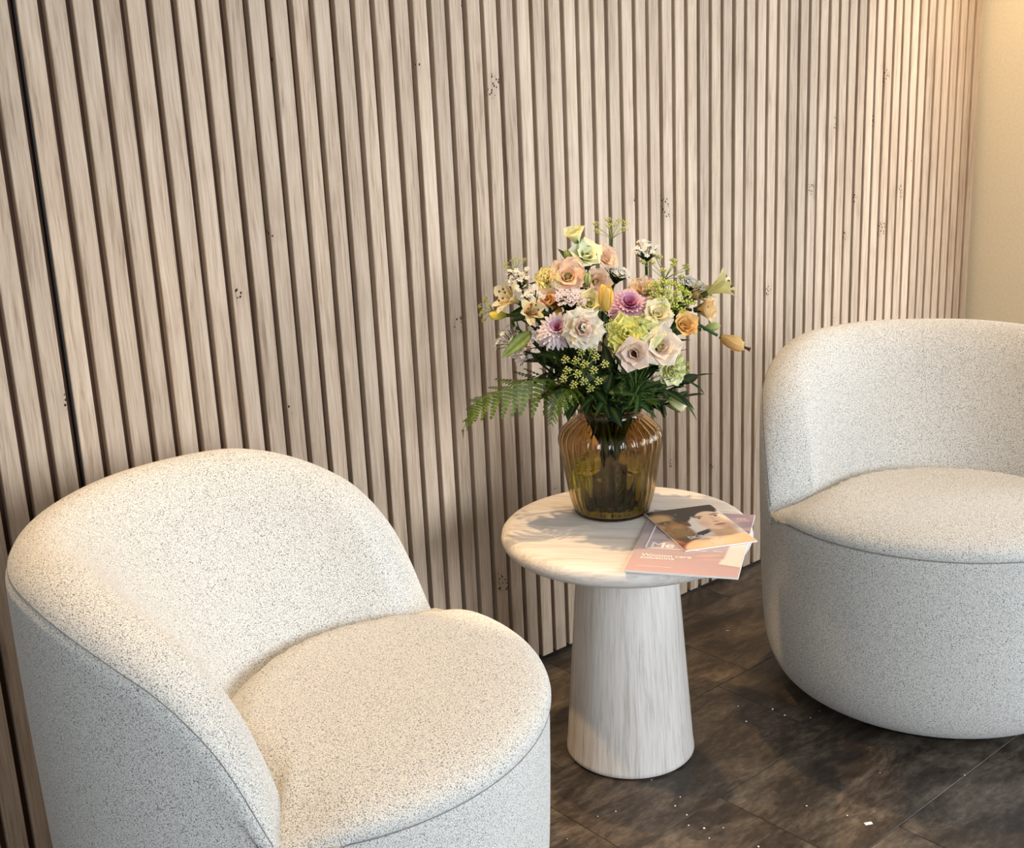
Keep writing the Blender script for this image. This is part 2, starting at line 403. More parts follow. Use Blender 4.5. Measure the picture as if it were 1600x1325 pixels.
obj('water', mesh('water', V, grid_faces(NV_, len(wp), cu=True), M_WATER), vs)

BLOOMS = [
 ('lisianthus', [19.362, -7.227, 23.429], 0.995, [-0.45, -0.071, 0.89], {'o': 0.28, 'c': 'greencream'},
  'pale green lisianthus bloom topmost of the bouquet, petals still half closed'),
 ('lisianthus', [19.508, -7.741, 22.69], 1.154, [-0.34, -0.629, 0.699], {'o': 0.75, 'c': 'greenwhite'},
  'open greenish-white lisianthus just under the topmost bloom'),
 ('lisianthus', [20.645, -7.671, 22.415], 1.059, [-0.011, -0.89, 0.456], {'o': 0.6, 'c': 'peach'},
  'peach lisianthus right of the open greenish-white bloom near the top'),
 ('lisianthus', [18.463, -7.627, 21.896], 1.305, [-0.581, -0.68, 0.447], {'o': 0.8, 'c': 'peach'},
  'large open peach lisianthus beside the yellow ruffled carnation'),
 ('carnation', [17.827, -7.084, 21.773], 0.979, [-0.755, -0.418, 0.505], {'c': 'yellow'},
  'small ruffled yellow carnation left of the large peach lisianthus'),
 ('lisianthus', [19.656, -8.123, 21.537], 1.096, [-0.417, -0.895, 0.159], {'o': 0.5, 'c': 'peach'},
  'peach lisianthus drooping over the yellow bud in the upper middle'),
 ('statice', [17.263, -5.824, 21.877], 0.935, [-0.474, -0.106, 0.874], {'c': 'white'},
  'white statice sprig at the upper left edge above the cream star lily'),
 ('statice', [17.229, -6.831, 21.184], 0.921, [-0.463, -0.389, 0.796], {'c': 'white'},
  'white statice sprig between the cream star lily and peach rosebud'),
 ('alstroemeria', [16.856, -5.734, 20.97], 1.26, [-0.877, 0.147, 0.457], {'o': 0.75, 'c': 'cream'},
  'cream star-shaped alstroemeria facing left over the yellow lily bud'),
 ('alstroemeria', [16.76, -7.074, 20.575], 1.074, [-0.315, -0.87, 0.379], {'o': 0.6, 'c': 'streak'},
  'cream alstroemeria with red streaks inside its petals'),
 ('bud', [16.48, -5.54, 20.292], 0.656, [-0.9, 0.434, 0.051], {'c': 'yellowgreen', 'o': 0.12},
  'yellow lily bud pointing left at the outer left edge'),
 ('lisianthus', [17.558, -7.369, 20.946], 1.026, [-0.572, -0.504, 0.647], {'o': 0.22, 'c': 'tan'},
  'tan-peach rosebud beside the orange alstroemeria'),
 ('alstroemeria', [18.049, -7.269, 20.811], 0.979, [-0.332, -0.915, 0.228], {'o': 0.55, 'c': 'orange'},
  'orange alstroemeria tucked under the yellow carnation'),
 ('yarrow', [18.023, -8.283, 21.182], 1.233, [-0.186, -0.373, 0.909], {'c': 'lilac'},
  'flat lilac-white yarrow head in the upper middle'),
 ('bud', [18.809, -9.463, 20.863], 0.958, [-0.06, -0.148, 0.987], {'o': 0.2, 'c': 'amber'},
  'upright amber-yellow rosebud on a bare stem in the middle'),
 ('chrysanthemum', [19.717, -9.974, 20.809], 1.602, [-0.347, -0.561, 0.752], {'c': 'pink'},
  'pink chrysanthemum with magenta centre right of the amber rosebud'),
 ('chrysanthemum', [16.729, -8.716, 20.118], 1.468, [-0.564, -0.507, 0.652], {'c': 'lilac'},
  'lilac chrysanthemum with magenta centre touching the big cream carnation'),
 ('carnation', [17.269, -9.687, 20.091], 1.457, [-0.54, -0.786, 0.3], {'c': 'ivory'},
  'largest bloom, an ivory carnation flecked pink at front'),
 ('carnation', [21.509, -9.184, 21.051], 1.269, [-0.262, -0.469, 0.843], {'c': 'ivorypeach'},
  'ivory-peach carnation behind the pink chrysanthemum'),
 ('lisianthus', [20.44, -10.835, 20.335], 1.118, [-0.384, -0.687, 0.617], {'o': 0.6, 'c': 'cream'},
  'cream cup-shaped lisianthus right of the pink chrysanthemum'),
 ('umbel', [21.455, -10.679, 21.058], 1.62, [-0.179, -0.529, 0.83], {'n': 26, 'c': 'lime', 's': 0.75},
  'dense lime-green fennel head at the right above the cream cup'),
 ('statice', [22.078, -8.766, 22.704], 0.894, [-0.134, -0.157, 0.979], {'c': 'white', 'br': 1},
  'white statice sprig standing alone at the upper right with dark bracts'),
 ('umbel', [22.435, -9.717, 22.179], 1.716, [0.056, -0.248, 0.967], {'n': 11, 'c': 'dill', 's': 0.6},
  'wide flat dill umbel on a thin stem at the upper right'),
 ('alstroemeria', [23.71, -11.314, 21.022], 1.374, [0.601, -0.649, 0.465], {'o': 0.42, 'c': 'lemon'},
  'pale yellow trumpet alstroemeria reaching farthest up the right side'),
 ('lisianthus', [23.11, -11.184, 20.161], 1.148, [0.271, -0.956, 0.11], {'o': 0.45, 'c': 'peachyellow'},
  'peach-yellow lisianthus below the pale yellow trumpet at right'),
 ('lisianthus', [21.439, -11.418, 19.761], 1.122, [-0.294, -0.811, 0.505], {'o': 0.4, 'c': 'apricot'},
  'apricot rose-like lisianthus at right above the curved stem'),
 ('bud', [23.824, -11.784, 18.787], 0.93, [0.617, -0.66, -0.428], {'o': 0.2, 'c': 'apricot', 'st': 1},
  'apricot bud with dark stamens on the curved stem, rightmost'),
 ('bud', [23.421, -11.064, 19.297], 0.605, [0.674, -0.71, 0.205], {'o': 0.06, 'c': 'limebud'},
  'small pale green bud above the curved right stem'),
 ('carnation', [19.058, -10.424, 19.598], 1.158, [-0.631, -0.661, 0.406], {'c': 'limeyellow', 'el': 1.3},
  'lime-yellow ruffled bloom below the pink chrysanthemum'),
 ('lisianthus', [19.701, -10.967, 19.691], 1.105, [-0.467, -0.71, 0.527], {'o': 0.85, 'c': 'lime'},
  'open lime-white lisianthus between two pale blooms at lower right'),
 ('lisianthus', [18.829, -10.981, 18.934], 1.145, [-0.751, -0.642, 0.154], {'o': 0.7, 'c': 'blush', 'dk': 1},
  'blush-white lisianthus with a dark throat, lower right of middle'),
 ('lisianthus', [19.958, -11.427, 19.118], 1.311, [-0.481, -0.8, 0.358], {'o': 0.85, 'c': 'blushpeach'},
  'large blush-peach lisianthus right of the dark-throated bloom'),
 ('carnation', [20.761, -11.328, 17.962], 1.113, [-0.283, -0.954, 0.101], {'c': 'greencream'},
  'greenish-white carnation lowest at the right'),
 ('umbel', [20.786, -11.729, 18.124], 0.896, [-0.144, -0.968, 0.207], {'n': 14, 'c': 'lime', 's': 0.7},
  'small lime umbel resting against the lowest right carnation'),
 ('umbel', [16.863, -10.074, 18.524], 1.441, [-0.666, -0.702, 0.254], {'n': 15, 'c': 'dill', 's': 0.8},
  'round dill umbel facing forward over the dark leaves'),
 ('statice', [16.402, -5.856, 19.374], 0.925, [-0.76, 0.257, 0.596], {'c': 'white'},
  'white statice sprig low at the left above a striped leaf'),
 ('statice', [16.582, -6.521, 18.847], 0.864, [-0.94, -0.074, 0.333], {'c': 'pinkwhite'},
  'pinkish statice sprig lowest at the left'),
 ('bud', [21.261, -10.977, 16.454], 0.75, [0.315, -0.802, -0.507], {'o': 0.12, 'c': 'greenwhite'},
  'white-green bud hanging low at the right beside the vase'),
 ('yarrow', [23.159, -10.334, 21.258], 1.163, [0.173, -0.349, 0.921], {'c': 'white'},
  'white yarrow head behind the lime fennel at the right'),
 ('umbel', [16.352, -4.525, 20.565], 0.941, [-0.81, 0.43, 0.398], {'n': 7, 'c': 'dill', 's': 0.45},
  'sparse dill umbel sticking out farthest left'),
 ('umbel', [17.572, -5.178, 22.417], 0.89, [-0.293, 0.119, 0.949], {'n': 7, 'c': 'dill', 's': 0.45},
  'sparse dill umbel above the upper left statice'),
 ('umbel', [21.204, -7.627, 23.799], 1.404, [-0.027, -0.108, 0.994], {'n': 8, 'c': 'dill', 's': 0.5},
  'sparse dill umbel rising highest behind the bouquet'),
 ('yarrow', [21.115, -8.073, 21.781], 0.948, [0.071, -0.45, 0.89], {'c': 'white'},
  'white yarrow head behind the drooping peach lisianthus'),
 ('bud', [19.084, -7.119, 22.427], 0.607, [-0.284, -0.022, 0.958], {'o': 0.05, 'c': 'limebud'},
  'slim green bud left of the open greenish-white bloom'),
 ('bud', [19.001, -8.213, 21.604], 0.543, [-0.055, -0.222, 0.973], {'o': 0.05, 'c': 'limebud'},
  'small green bud between the two large peach blooms'),
 ('lisianthus', [18.583, -8.756, 20.826], 1.072, [-0.467, -0.71, 0.527], {'o': 0.6, 'c': 'greencream'},
  'greenish-cream lisianthus half hidden behind the ivory carnation'),
 ('statice', [16.62, -7.847, 19.688], 0.795, [-0.933, -0.294, 0.207], {'c': 'lilacwhite'},
  'lilac statice sprig left of the lilac chrysanthemum'),
 ('umbel', [18.338, -10.333, 19.995], 0.679, [-0.593, -0.695, 0.406], {'n': 8, 'c': 'dill', 's': 0.6},
  'tiny dill umbel beside the lime-yellow ruffled bloom'),
 ('umbel', [19.306, -11.023, 20.184], 0.68, [-0.467, -0.71, 0.527], {'n': 8, 'c': 'dill', 's': 0.6},
  'tiny dill umbel in front of the cream cup lisianthus'),
 ('lisianthus', [19.254, -9.563, 19.028], 1.068, [-0.616, -0.722, 0.316], {'o': 0.5, 'c': 'cream'},
  'cream lisianthus in shade behind the dark-throated bloom'),
 ('alstroemeria', [23.174, -10.602, 20.674], 0.993, [0.064, -0.814, 0.577], {'o': 0.5, 'c': 'peachyellow'},
  'peach alstroemeria behind the apricot rose-like bloom'),
]
FOLIAGE = [[17.173, -6.893, 18.434], [17.591, -6.857, 17.287], [17.145, -8.28, 18.681], [17.464, -8.281, 17.638], [17.393, -9.237, 17.686], [18.081, -9.329, 18.657], [17.719, -9.763, 17.541], [18.485, -9.918, 18.26], [18.169, -10.013, 17.329], [19.292, -10.341, 17.9], [19.736, -10.45, 17.036], [20.991, -10.757, 17.061], [21.969, -10.825, 16.429], [22.368, -10.918, 17.215], [17.015, -6.637, 19.368], [18.03, -8.524, 18.967], [19.797, -9.256, 18.759], [21.574, -10.251, 18.165], [17.992, -7.726, 19.284], [20.882, -9.409, 18.173], [18.517, -6.372, 19.314], [20.911, -7.514, 19.63], [22.19, -8.608, 19.836], [19.96, -6.701, 19.971]]
FERN_A = [[19.65, -7.841, 15.66], [18.42, -7.689, 17.085], [17.086, -7.705, 17.678], [16.192, -7.454, 17.728], [15.387, -7.147, 17.562], [14.69, -6.674, 17.295], [14.236, -6.28, 16.993], [14.02, -6.085, 16.536], [13.772, -5.858, 15.772]]
FERN_B = [[19.484, -8.206, 15.757], [18.206, -8.65, 17.108], [17.357, -8.697, 17.556], [16.762, -8.694, 17.289], [16.525, -8.606, 16.666], [16.394, -8.482, 16.066]]
FERN_C = [[20.465, -8.409, 15.587], [20.622, -9.432, 16.672], [20.828, -9.986, 16.691], [20.914, -10.307, 16.33], [21.05, -10.54, 15.718]]
FEATHER = [[19.777, -9.466, 16.14], [19.596, -10.59, 17.47], [19.861, -11.072, 17.901]]
STRIPED = [[16.775, -7.209, 19.776], [15.727, -6.562, 18.891]]
CURVED = [[21.461, -10.54, 18.778], [22.513, -11.053, 19.164], [23.425, -11.447, 19.118]]
CRUMBS = [[18.37, -12.04], [18.25, -13.81], [17.6, -14.1], [17.45, -14.87], [16.95, -15.4], [17.23, -15.98], [14.76, -12.31], [15.55, -12.59], [16.87, -16.55], [12.77, -12.53], [17.81, -16.5], [21.46, -17.97], [25.79, -18.72], [28.14, -21.38], [32.46, -4.98], [26.13, -10.65], [25.24, -11.85], [27.04, -12.03], [26.99, -12.78], [27.63, -13.79], [28.49, -13.7], [22.07, -19.55], [17.79, -18.3], [32.39, -4.91]]

# ------------------------------------------------------------------ bouquet
UP = Vector((0, 0, 1))
PAL = {  # petal base, petal tip
 'greencream': (rgb(228, 236, 160), rgb(250, 248, 204)), 'greenwhite': (rgb(222, 236, 146), rgb(250, 250, 216)),
 'peach': (rgb(236, 196, 156), rgb(252, 224, 196)), 'yellow': (rgb(240, 226, 134), rgb(252, 242, 178)),
 'cream': (rgb(232, 222, 150), rgb(248, 240, 208)), 'streak': (rgb(228, 190, 110), rgb(246, 232, 186)),
 'yellowgreen': (rgb(178, 178, 60), rgb(232, 214, 96)), 'tan': (rgb(226, 184, 136), rgb(246, 212, 172)),
 'orange': (rgb(226, 160, 50), rgb(240, 190, 84)), 'amber': (rgb(236, 206, 110), rgb(252, 218, 120)),
 'ivory': (rgb(242, 226, 196), rgb(252, 244, 226)), 'ivorypeach': (rgb(236, 214, 184), rgb(248, 232, 212)),
 'lemon': (rgb(224, 216, 130), rgb(248, 238, 176)), 'peachyellow': (rgb(242, 218, 158), rgb(252, 226, 176)),
 'apricot': (rgb(236, 190, 112), rgb(250, 214, 146)), 'limebud': (rgb(150, 170, 80), rgb(214, 220, 150)),
 'limeyellow': (rgb(226, 230, 104), rgb(248, 246, 160)), 'lime': (rgb(228, 234, 126), rgb(248, 248, 192)),
 'blush': (rgb(226, 190, 160), rgb(250, 232, 218)), 'blushpeach': (rgb(234, 202, 168), rgb(252, 236, 218)),
 'white': (rgb(236, 236, 224), rgb(250, 248, 244)), 'pinkwhite': (rgb(232, 216, 216), rgb(248, 236, 234)),
 'lilac': (rgb(222, 204, 214), rgb(246, 236, 240)), 'lilacwhite': (rgb(226, 210, 220), rgb(244, 234, 242)),
 'pink': (rgb(204, 140, 176), rgb(242, 210, 222))}
GREEN, DGREEN, LGREEN = rgb(74, 104, 44), rgb(28, 50, 23), rgb(150, 168, 70)
def mixc(a, b, t): return tuple(x+(y-x)*t for x, y in zip(a, b))
def frame(d, spin=0):
    z = Vector(d).normalized(); x = UP.cross(z)
    if x.length < .05: x = Vector((1, 0, 0))
    x.normalize(); y = z.cross(x)
    return Matrix((x, y, z)).transposed().to_4x4() @ Matrix.Rotation(spin, 4, 'Z')
def petal(L, W, ph0, ph1, col, r0=.03, nu=7, nv=9, ruffle=0, point=.5, curl=0, wrap=1.0, seed=0, tipcol=None, streak=None):
    """one petal growing from the flower's axis (z): opening angle runs from ph0 to ph1, rolled round the axis"""
    r, z = r0, 0; V = []; K = []; rd = random.Random(seed)
    ph = rd.uniform(0, 6)
    for i in range(nv):
        t = i/(nv-1)
        if i:
            a = ph0+(ph1-ph0)*t+curl*max(0, t-.6)**2*6
            r += math.sin(a)*L/(nv-1); z += math.cos(a)*L/(nv-1)
        wd = W*(math.sin(math.pi*min(1, .10+.62*t))**.8 if t < .75 else math.sin(math.pi*(.10+.62*.75))**.8*max(0.0, 1-((t-.75)/.25)**(2.6-point*1.6))**.5+.001)
        for j in range(nu):
            s = 2*j/(nu-1)-1
            ang = s*wd/2/max(r, .16*W/.5+.02)*wrap; ang = max(-1.5, min(1.5, ang))
            rr = r; zz = z
            x = rr*math.cos(ang); y = rr*math.sin(ang) if wrap > .5 else s*wd/2
            if ruffle:
                k = t*t*ruffle*(math.sin(5.2*s+ph)+.6*math.sin(11*s+2*ph)); x += k*.5*L; zz += k*.8*L
            if wrap > .5: y += (s*wd/2-rr*math.sin(ang))*.35
            zz -= .05*L*(1-s*s)*t*(1-t)*2
            V.append((x, y, zz)); c_ = mixc(col[0], col[1], min(1, t*1.25))
            if streak and .35 < t < .72 and abs(s) < .45: c_ = streak
            K.append(c_)
    return mesh('petal', V, grid_faces(nv, nu), M_PETAL, True, K)
def stem_path(P, d, D, rd):
    """from the flower down through the vase neck to the water"""
    P = Vector(P); d = Vector(d).normalized()
    n_ = Vector((P.x-VX, P.y-VY, 0)); l = max(n_.length, .01); q = min(1.12, .35+.22*l)
    a = math.atan2(n_.y, n_.x)+rd.uniform(-.5, .5)
    neck = Vector((VX+q*math.cos(a), VY+q*math.sin(a), 15.75))
    foot = Vector((VX-1.05*math.cos(a+rd.uniform(-.7, .7))*rd.uniform(.4, 1), VY-1.05*math.sin(a)*rd.uniform(.4, 1), 11.32))
    b = P-d*(.45*D)
    c = b-d*min(1.6, .35*(b-neck).length)
    m = neck.lerp(c, .5)+Vector((0, 0, .12*l))
    return [tuple(x) for x in catmull([b, c, m, neck, neck.lerp(foot, .5)+Vector((0, 0, .0)), foot], 20)], foot
def leaf_mesh(L, W, col, droop=.25, fold=.12, stripes=False):
    V = []; K = []; nv = 9
    for i in range(nv):
        t = i/(nv-1); wd = W*math.sin(math.pi*t**.8)**.85 if 0 < t < 1 else .004
        for s in (-1, -.5, 0, .5, 1):
            V.append((s*wd/2, t*L, fold*abs(s)*wd-droop*L*t*t))
            c_ = mixc(col, LGREEN, .25) if s == 0 else col
            if stripes and abs(s) == .5: c_ = mixc(col, rgb(190, 200, 130), .7)
            K.append(c_)
    return mesh('leaf', V, grid_faces(nv, 5), M_LEAF, True, K)
LEAVES = [leaf_mesh(1, .34, DGREEN), leaf_mesh(1, .42, rgb(22, 44, 22), .12), leaf_mesh(1, .26, rgb(40, 68, 28), .4)]
def place_leaf(t, foot, p, d, up, L, me=None):
    y = Vector(d).normalized(); z = Vector(up); z = (z-y*z.dot(y))
    if z.length < .05: z = y.orthogonal()
    z.normalize(); x = y.cross(z)
    M = Matrix((x, y, z)).transposed().to_4x4() @ Matrix.Scale(L, 4)
    M.translation = (Vector(p)-Vector(foot))*S
    return obj('leaf', me or R.choice(LEAVES), t, M)
def sepals(n, L, W, ph, col): 
    mb = MB()
    for k in range(n):
        a = 2*math.pi*k/n; V = []
        for i in range(4):
            t = i/3; r = .03+L*t*math.sin(ph); z = L*t*math.cos(ph); wd = W*(1-t)**.7*(.6+.4*(t < .9))
            for s in (-1, 0, 1): V.append((r*math.cos(a)-s*wd/2*math.sin(a), r*math.sin(a)+s*wd/2*math.cos(a), z))
        mb.add((V, grid_faces(4, 3)), col)
    return mb.build('calyx', M_LEAF)
def ring_petals(t, FM, n, me, a0=0, jitter=.12, dz=0, tilt=.06):
    for k in range(n):
        M = FM @ Matrix.Translation((0, 0, dz*S)) @ Matrix.Rotation(a0+2*math.pi*k/n+R.uniform(-jitter, jitter), 4, 'Z') @ Matrix.Rotation(R.uniform(-tilt, tilt), 4, 'Y') @ Matrix.Scale(R.uniform(.93, 1.06), 4)
        obj('petal', me, t, M)
GROUP = {'statice': 'statice sprigs in the bouquet', 'umbel': 'dill and fennel umbels in the bouquet', 'bud': 'flower buds in the bouquet', 'lisianthus': 'lisianthus blooms in the bouquet', 'carnation': 'carnations in the bouquet', 'alstroemeria': 'alstroemerias in the bouquet', 'chrysanthemum': 'chrysanthemums in the bouquet', 'yarrow': 'yarrow heads in the bouquet'}
NAME = {'statice': 'statice_sprig', 'umbel': 'dill_umbel', 'bud': 'flower_bud'}
GROW = {'lisianthus': 1.3, 'carnation': 1.12, 'alstroemeria': 1.3, 'bud': 1.15, 'chrysanthemum': 1.0, 'umbel': 1.1, 'yarrow': 1.15, 'statice': 1.2}
seed = 0
for kind, P, D, d, o, lab in BLOOMS:
    seed += 1; rd = random.Random(seed*17)
    D *= GROW[kind]
    path, foot = stem_path(P, d, D, rd)
    t = thing(NAME.get(kind, kind), lab, 'flower', foot, 0, GROUP[kind])
    rel = lambda pts: [tuple(Vector(q)-foot) for q in pts]
    thin = kind in ('umbel',)
    obj('stem', MB().add(tube(rel(path), .05 if thin else .075, 6), mixc(GREEN, DGREEN, rd.random()*.6)).build('stem', M_LEAF), t)
    FM = frame(d, rd.uniform(0, 6)); base = Vector(P)-Vector(d)*(.32*D)
    FM.translation = (base-foot)*S
    col = PAL.get(o['c'], None) if 'c' in o else None
    if kind == 'lisianthus':
        op = o['o']; c2 = (mixc(col[0], col[1], .25), col[1])
        outer = petal(.66*D, .62*D, .20, .35+1.25*op, c2, .05*D, ruffle=.05, curl=.35*op+.12, seed=seed, point=.55)
        inner = petal(.56*D, .56*D, .12, .18+.85*op, c2, .04*D, ruffle=.045, curl=.2, seed=seed+50, point=.5)
        core = petal(.44*D, .5*D, .08, .10+.35*op, (mixc(col[0], rgb(120, 70, 50), .7), col[1]) if o.get('dk') else c2, .03*D, seed=seed+90)
        a = rd.uniform(0, 6)
        ring_petals(t, FM, 5, outer, a); ring_petals(t, FM, 4, inner, a+.6); ring_petals(t, FM, 3 if not o.get('dk') else 2, core, a+1.3)
        mb = MB().add(ball((0, 0, .22*D), .09*D), rgb(90, 40, 40) if o.get('dk') else mixc(col[0], LGREEN, .6))
        for k in range(5):
            b = 2*math.pi*k/5; mb.add(ball((.10*D*math.cos(b), .10*D*math.sin(b), .27*D), .035*D), rgb(214, 186, 90))
        obj('pistil', mb.build('pistil', M_PETAL), t, FM)
        obj('calyx', sepals(5, .42*D, .16*D, .5, GREEN), t, FM @ Matrix.Translation((0, 0, -.06*D*S)))
    elif kind == 'carnation':
        el = o.get('el', 1)
        fl = {'ivory': rgb(248, 222, 206)}.get(o['c'])
        A = petal(.60*D*el, .62*D, .3, 1.65, col, .05*D, 9, 8, ruffle=.10, seed=seed, point=.1)
        B = petal(.52*D*el, .54*D, .2, 1.05, col, .04*D, 9, 8, ruffle=.12, seed=seed+7, point=.1, streak=None)
        E_ = petal(.46*D*el, .46*D, .12, .55, (col[0], fl or col[1]) if fl else col, .03*D, 9, 8, ruffle=.14, seed=seed+9, point=.1)
        a = rd.uniform(0, 6)
        ring_petals(t, FM, 8, A, a, .2); ring_petals(t, FM, 8, A, a+.4, .2, .06*D, .12); ring_petals(t, FM, 7, B, a+.2, .25, .07*D, .15); ring_petals(t, FM, 6, E_, a+.7, .3, .10*D, .15)
        ring_petals(t, FM, 4, petal(.42*D*el, .36*D, .05, .2, col, .02*D, 9, 7, ruffle=.15, seed=seed+13, point=.1), a, .3, .12*D, .1)
        obj('calyx', MB().add(lathe([(.001, -.25*D), (.08*D, -.22*D), (.11*D, 0), (.13*D, .12*D)], 12), GREEN).build('calyx', M_LEAF), t, FM)
    elif kind == 'alstroemeria':
        op = o['o']
        st = rgb(150, 40, 24) if o['c'] == 'streak' else (rgb(170, 120, 50) if o['c'] in ('cream', 'orange') else None)
        A = petal(.82*D, .40*D, .15, .25+1.15*op, col, .03*D, 5, 10, curl=.45, seed=seed, point=.95, wrap=.8)
        B = petal(.78*D, .26*D, .12, .20+1.0*op, col, .03*D, 5, 10, curl=.3, seed=seed+1, point=1.0, wrap=.8, streak=st)
        a = rd.uniform(0, 6); ring_petals(t, FM, 3, A, a); ring_petals(t, FM, 3, B, a+math.pi/3)
        mb = MB()
        for k in range(6):
            b = 2*math.pi*k/6+.3; tip = (.16*D*math.cos(b), .16*D*math.sin(b), .62*D)
            mb.add(tube([(0, 0, .05*D), (tip[0]*.4, tip[1]*.4, .35*D), tip], .012, 4), col[1]); mb.add(ball(tip, .035*D), rgb(120, 84, 50))
        obj('stamens', mb.build('stamens', M_PETAL), t, FM)
        obj('calyx', MB().add(lathe([(.001, -.12*D), (.07*D, -.08*D), (.06*D, .06*D)], 10), GREEN).build('calyx', M_LEAF), t, FM)
    elif kind == 'bud':
        op = o['o']
        A = petal(1.08*D, .80*D, .66, -.50+op, col, .05*D, 7, 10, seed=seed, point=.8, curl=op*.3)
        a = rd.uniform(0, 6); ring_petals(t, FM, 3, A, a, .05, 0, .02)
        ring_petals(t, FM, 3, petal(1.0*D, .72*D, .58, -.44+op*.7, col, .04*D, 7, 10, seed=seed+3, point=.8), a+1.05, .05, 0, .02)
        obj('calyx', sepals(4, .34*D, .2*D, .36, mixc(GREEN, LGREEN, .3)), t, FM @ Matrix.Translation((0, 0, -.03*D*S)))
        if o.get('st'):
            mb = MB()
            for k in range(4):
                b = 1.57*k; mb.add(tube([(0, 0, .6*D), (.05*D*math.cos(b), .05*D*math.sin(b), 1.25*D)], .022, 4), rgb(110, 66, 52)); mb.add(ball((.05*D*math.cos(b), .05*D*math.sin(b), 1.28*D), .05*D), rgb(150, 100, 54))
            obj('stamens', mb.build('stamens', M_PETAL), t, FM)
    elif kind == 'chrysanthemum':
        mb = MB(); 
        for ring_, (n_, L_, ph, z0, mixv) in enumerate(((22, .56, 1.75, 0, 1), (22, .54, 1.5, .04, 1), (20, .49, 1.25, .08, .95), (18, .43, 1.0, .12, .85), (15, .36, .75, .15, .6), (12, .28, .5, .17, .25))):
            for k in range(n_):
                a = 2*math.pi*(k+.5*(ring_ % 2))/n_+rd.uniform(-.06, .06); L = L_*D*rd.uniform(.92, 1.06); W = .115*D
                ca, sa = math.cos(a), math.sin(a); V = []; K = []; r, z = .03*D, z0*D
                for i in range(6):
                    tt = i/5
                    if i:
                        b = ph-.35+.5*tt; r += math.sin(b)*L/5; z += math.cos(b)*L/5
                    wd = W*(.35+.65*math.sin(math.pi*min(.98, .12+.62*tt)))*(1 if i < 5 else .35)
                    for s in (-1, 0, 1):
                        V.append((r*ca-s*wd/2*sa, r*sa+s*wd/2*ca, z+.25*wd*abs(s)+.02*D*tt))
                        cc = mixc(mixc(rgb(176, 40, 110), col[0], min(1, mixv*1.1)), col[1], min(1, tt*1.2*mixv))
                        K.append(cc)
                mb.add((V, grid_faces(6, 3)), K)
        tag(obj('florets', mb.build('florets', M_PETAL), t, FM), None, None, kind='stuff')
        mb = MB()
        for k in range(36):
            a = k*2.39996; r = .115*D*math.sqrt((k+.5)/36); q = (r*math.cos(a), r*math.sin(a), .17*D)
            mb.add(tube([q, (q[0]*1.25, q[1]*1.25, .36*D-r*.5)], lambda u: .018*D*(1.1-.7*u), 4), rgb(190, 50, 120) if k % 3 else rgb(220, 110, 160))
        obj('flower_centre', mb.build('flower_centre', M_PETAL), t, FM)
        obj('calyx', MB().add(lathe([(.001, -.16*D), (.08*D, -.14*D), (.2*D, -.02*D), (.05*D, .02*D)], 14), GREEN).build('calyx', M_LEAF), t, FM)
    elif kind == 'umbel':
        n_, sc = o['n'], o['s']; rays, fl = MB(), MB(); lime = o['c'] == 'lime'
        cA, cB = (rgb(192, 208, 80), rgb(236, 238, 130)) if lime else (rgb(206, 208, 100), rgb(246, 242, 170))
        for k in range(n_):
            a = k*2.39996; f = math.sqrt((k+.6)/n_); ph = f*1.25
            L = .56*D*(1.05 if f > .6 else .95)*rd.uniform(.9, 1.08)
            tip = Vector((math.sin(ph)*math.cos(a)*L, math.sin(ph)*math.sin(a)*L, math.cos(ph)*L*.75-.05*D))
            rays.add(tube([(0, 0, -.12*D), tuple(tip*.5+Vector((0, 0, -.03*D))), tuple(tip)], .016, 4), rgb(164, 182, 100))
            m_ = 11 if D > 1 else 8; ur = .10*D*sc/.7 if n_ > 9 else .13*D
            for q in range(m_):
                b = q*2.39996; g = math.sqrt((q+.4)/m_)*1.15
                dv = Vector((math.sin(g)*math.cos(b), math.sin(g)*math.sin(b), math.cos(g)))*ur
                e = tip+dv; fl.add(ball(tuple(e), .022*D*sc+.012), mixc(cA, cB, rd.random()))
                rays.add(tube([tuple(tip), tuple(e)], .010, 3, False), rgb(190, 200, 120))
        obj('rays', rays.build('rays', M_LEAF), t, FM)
        tag(obj('florets', fl.build('florets', M_PETAL), t, FM), None, None, kind='stuff')
    elif kind in ('yarrow', 'statice'):
        rays, fl = MB(), MB(); n_ = 60 if kind == 'yarrow' else 34
        for k in range(n_):
            a = k*2.39996; f = math.sqrt((k+.5)/n_)
            if kind == 'yarrow': e = Vector((.52*D*f*math.cos(a), .52*D*f*math.sin(a), .40*D-.14*D*f*f+rd.uniform(-.02, .02)*D))
            else: e = Vector((.5*D*f*math.cos(a)+rd.uniform(-.1, .1)*D, .5*D*f*math.sin(a)+rd.uniform(-.1, .1)*D, rd.uniform(.05, .75)*D*(1-.45*f)))
            r_ = .055*D if kind == 'yarrow' else .075*D
            if k % 2 == 0: rays.add(tube([(0, 0, -.25*D), tuple(e*.6+Vector((0, 0, -.1*D))), tuple(e-Vector((0, 0, .03*D)))], .018, 4), mixc(GREEN, DGREEN, rd.random()))
            ax = Vector((rd.uniform(-.5, .5), rd.uniform(-.5, .5), 1)).normalized(); X = ax.orthogonal(); Y = ax.cross(X)
            for p_ in range(5):
                b = 2*math.pi*p_/5+k; dv = X*math.cos(b)+Y*math.sin(b); sv = ax.cross(dv)
                q0 = e; q1 = e+dv*r_*.7+sv*r_*.45+ax*r_*.25; q2 = e+dv*r_*1.25+ax*r_*.35; q3 = e+dv*r_*.7-sv*r_*.45+ax*r_*.25
                fl.add(([tuple(q) for q in (q0, q1, q2, q3)], [(0, 1, 2, 3)]), [col[0], col[1], col[1], col[1]])
            fl.add(ball(tuple(e+ax*r_*.12), r_*.28), mixc(col[0], rgb(210, 200, 120), .5))
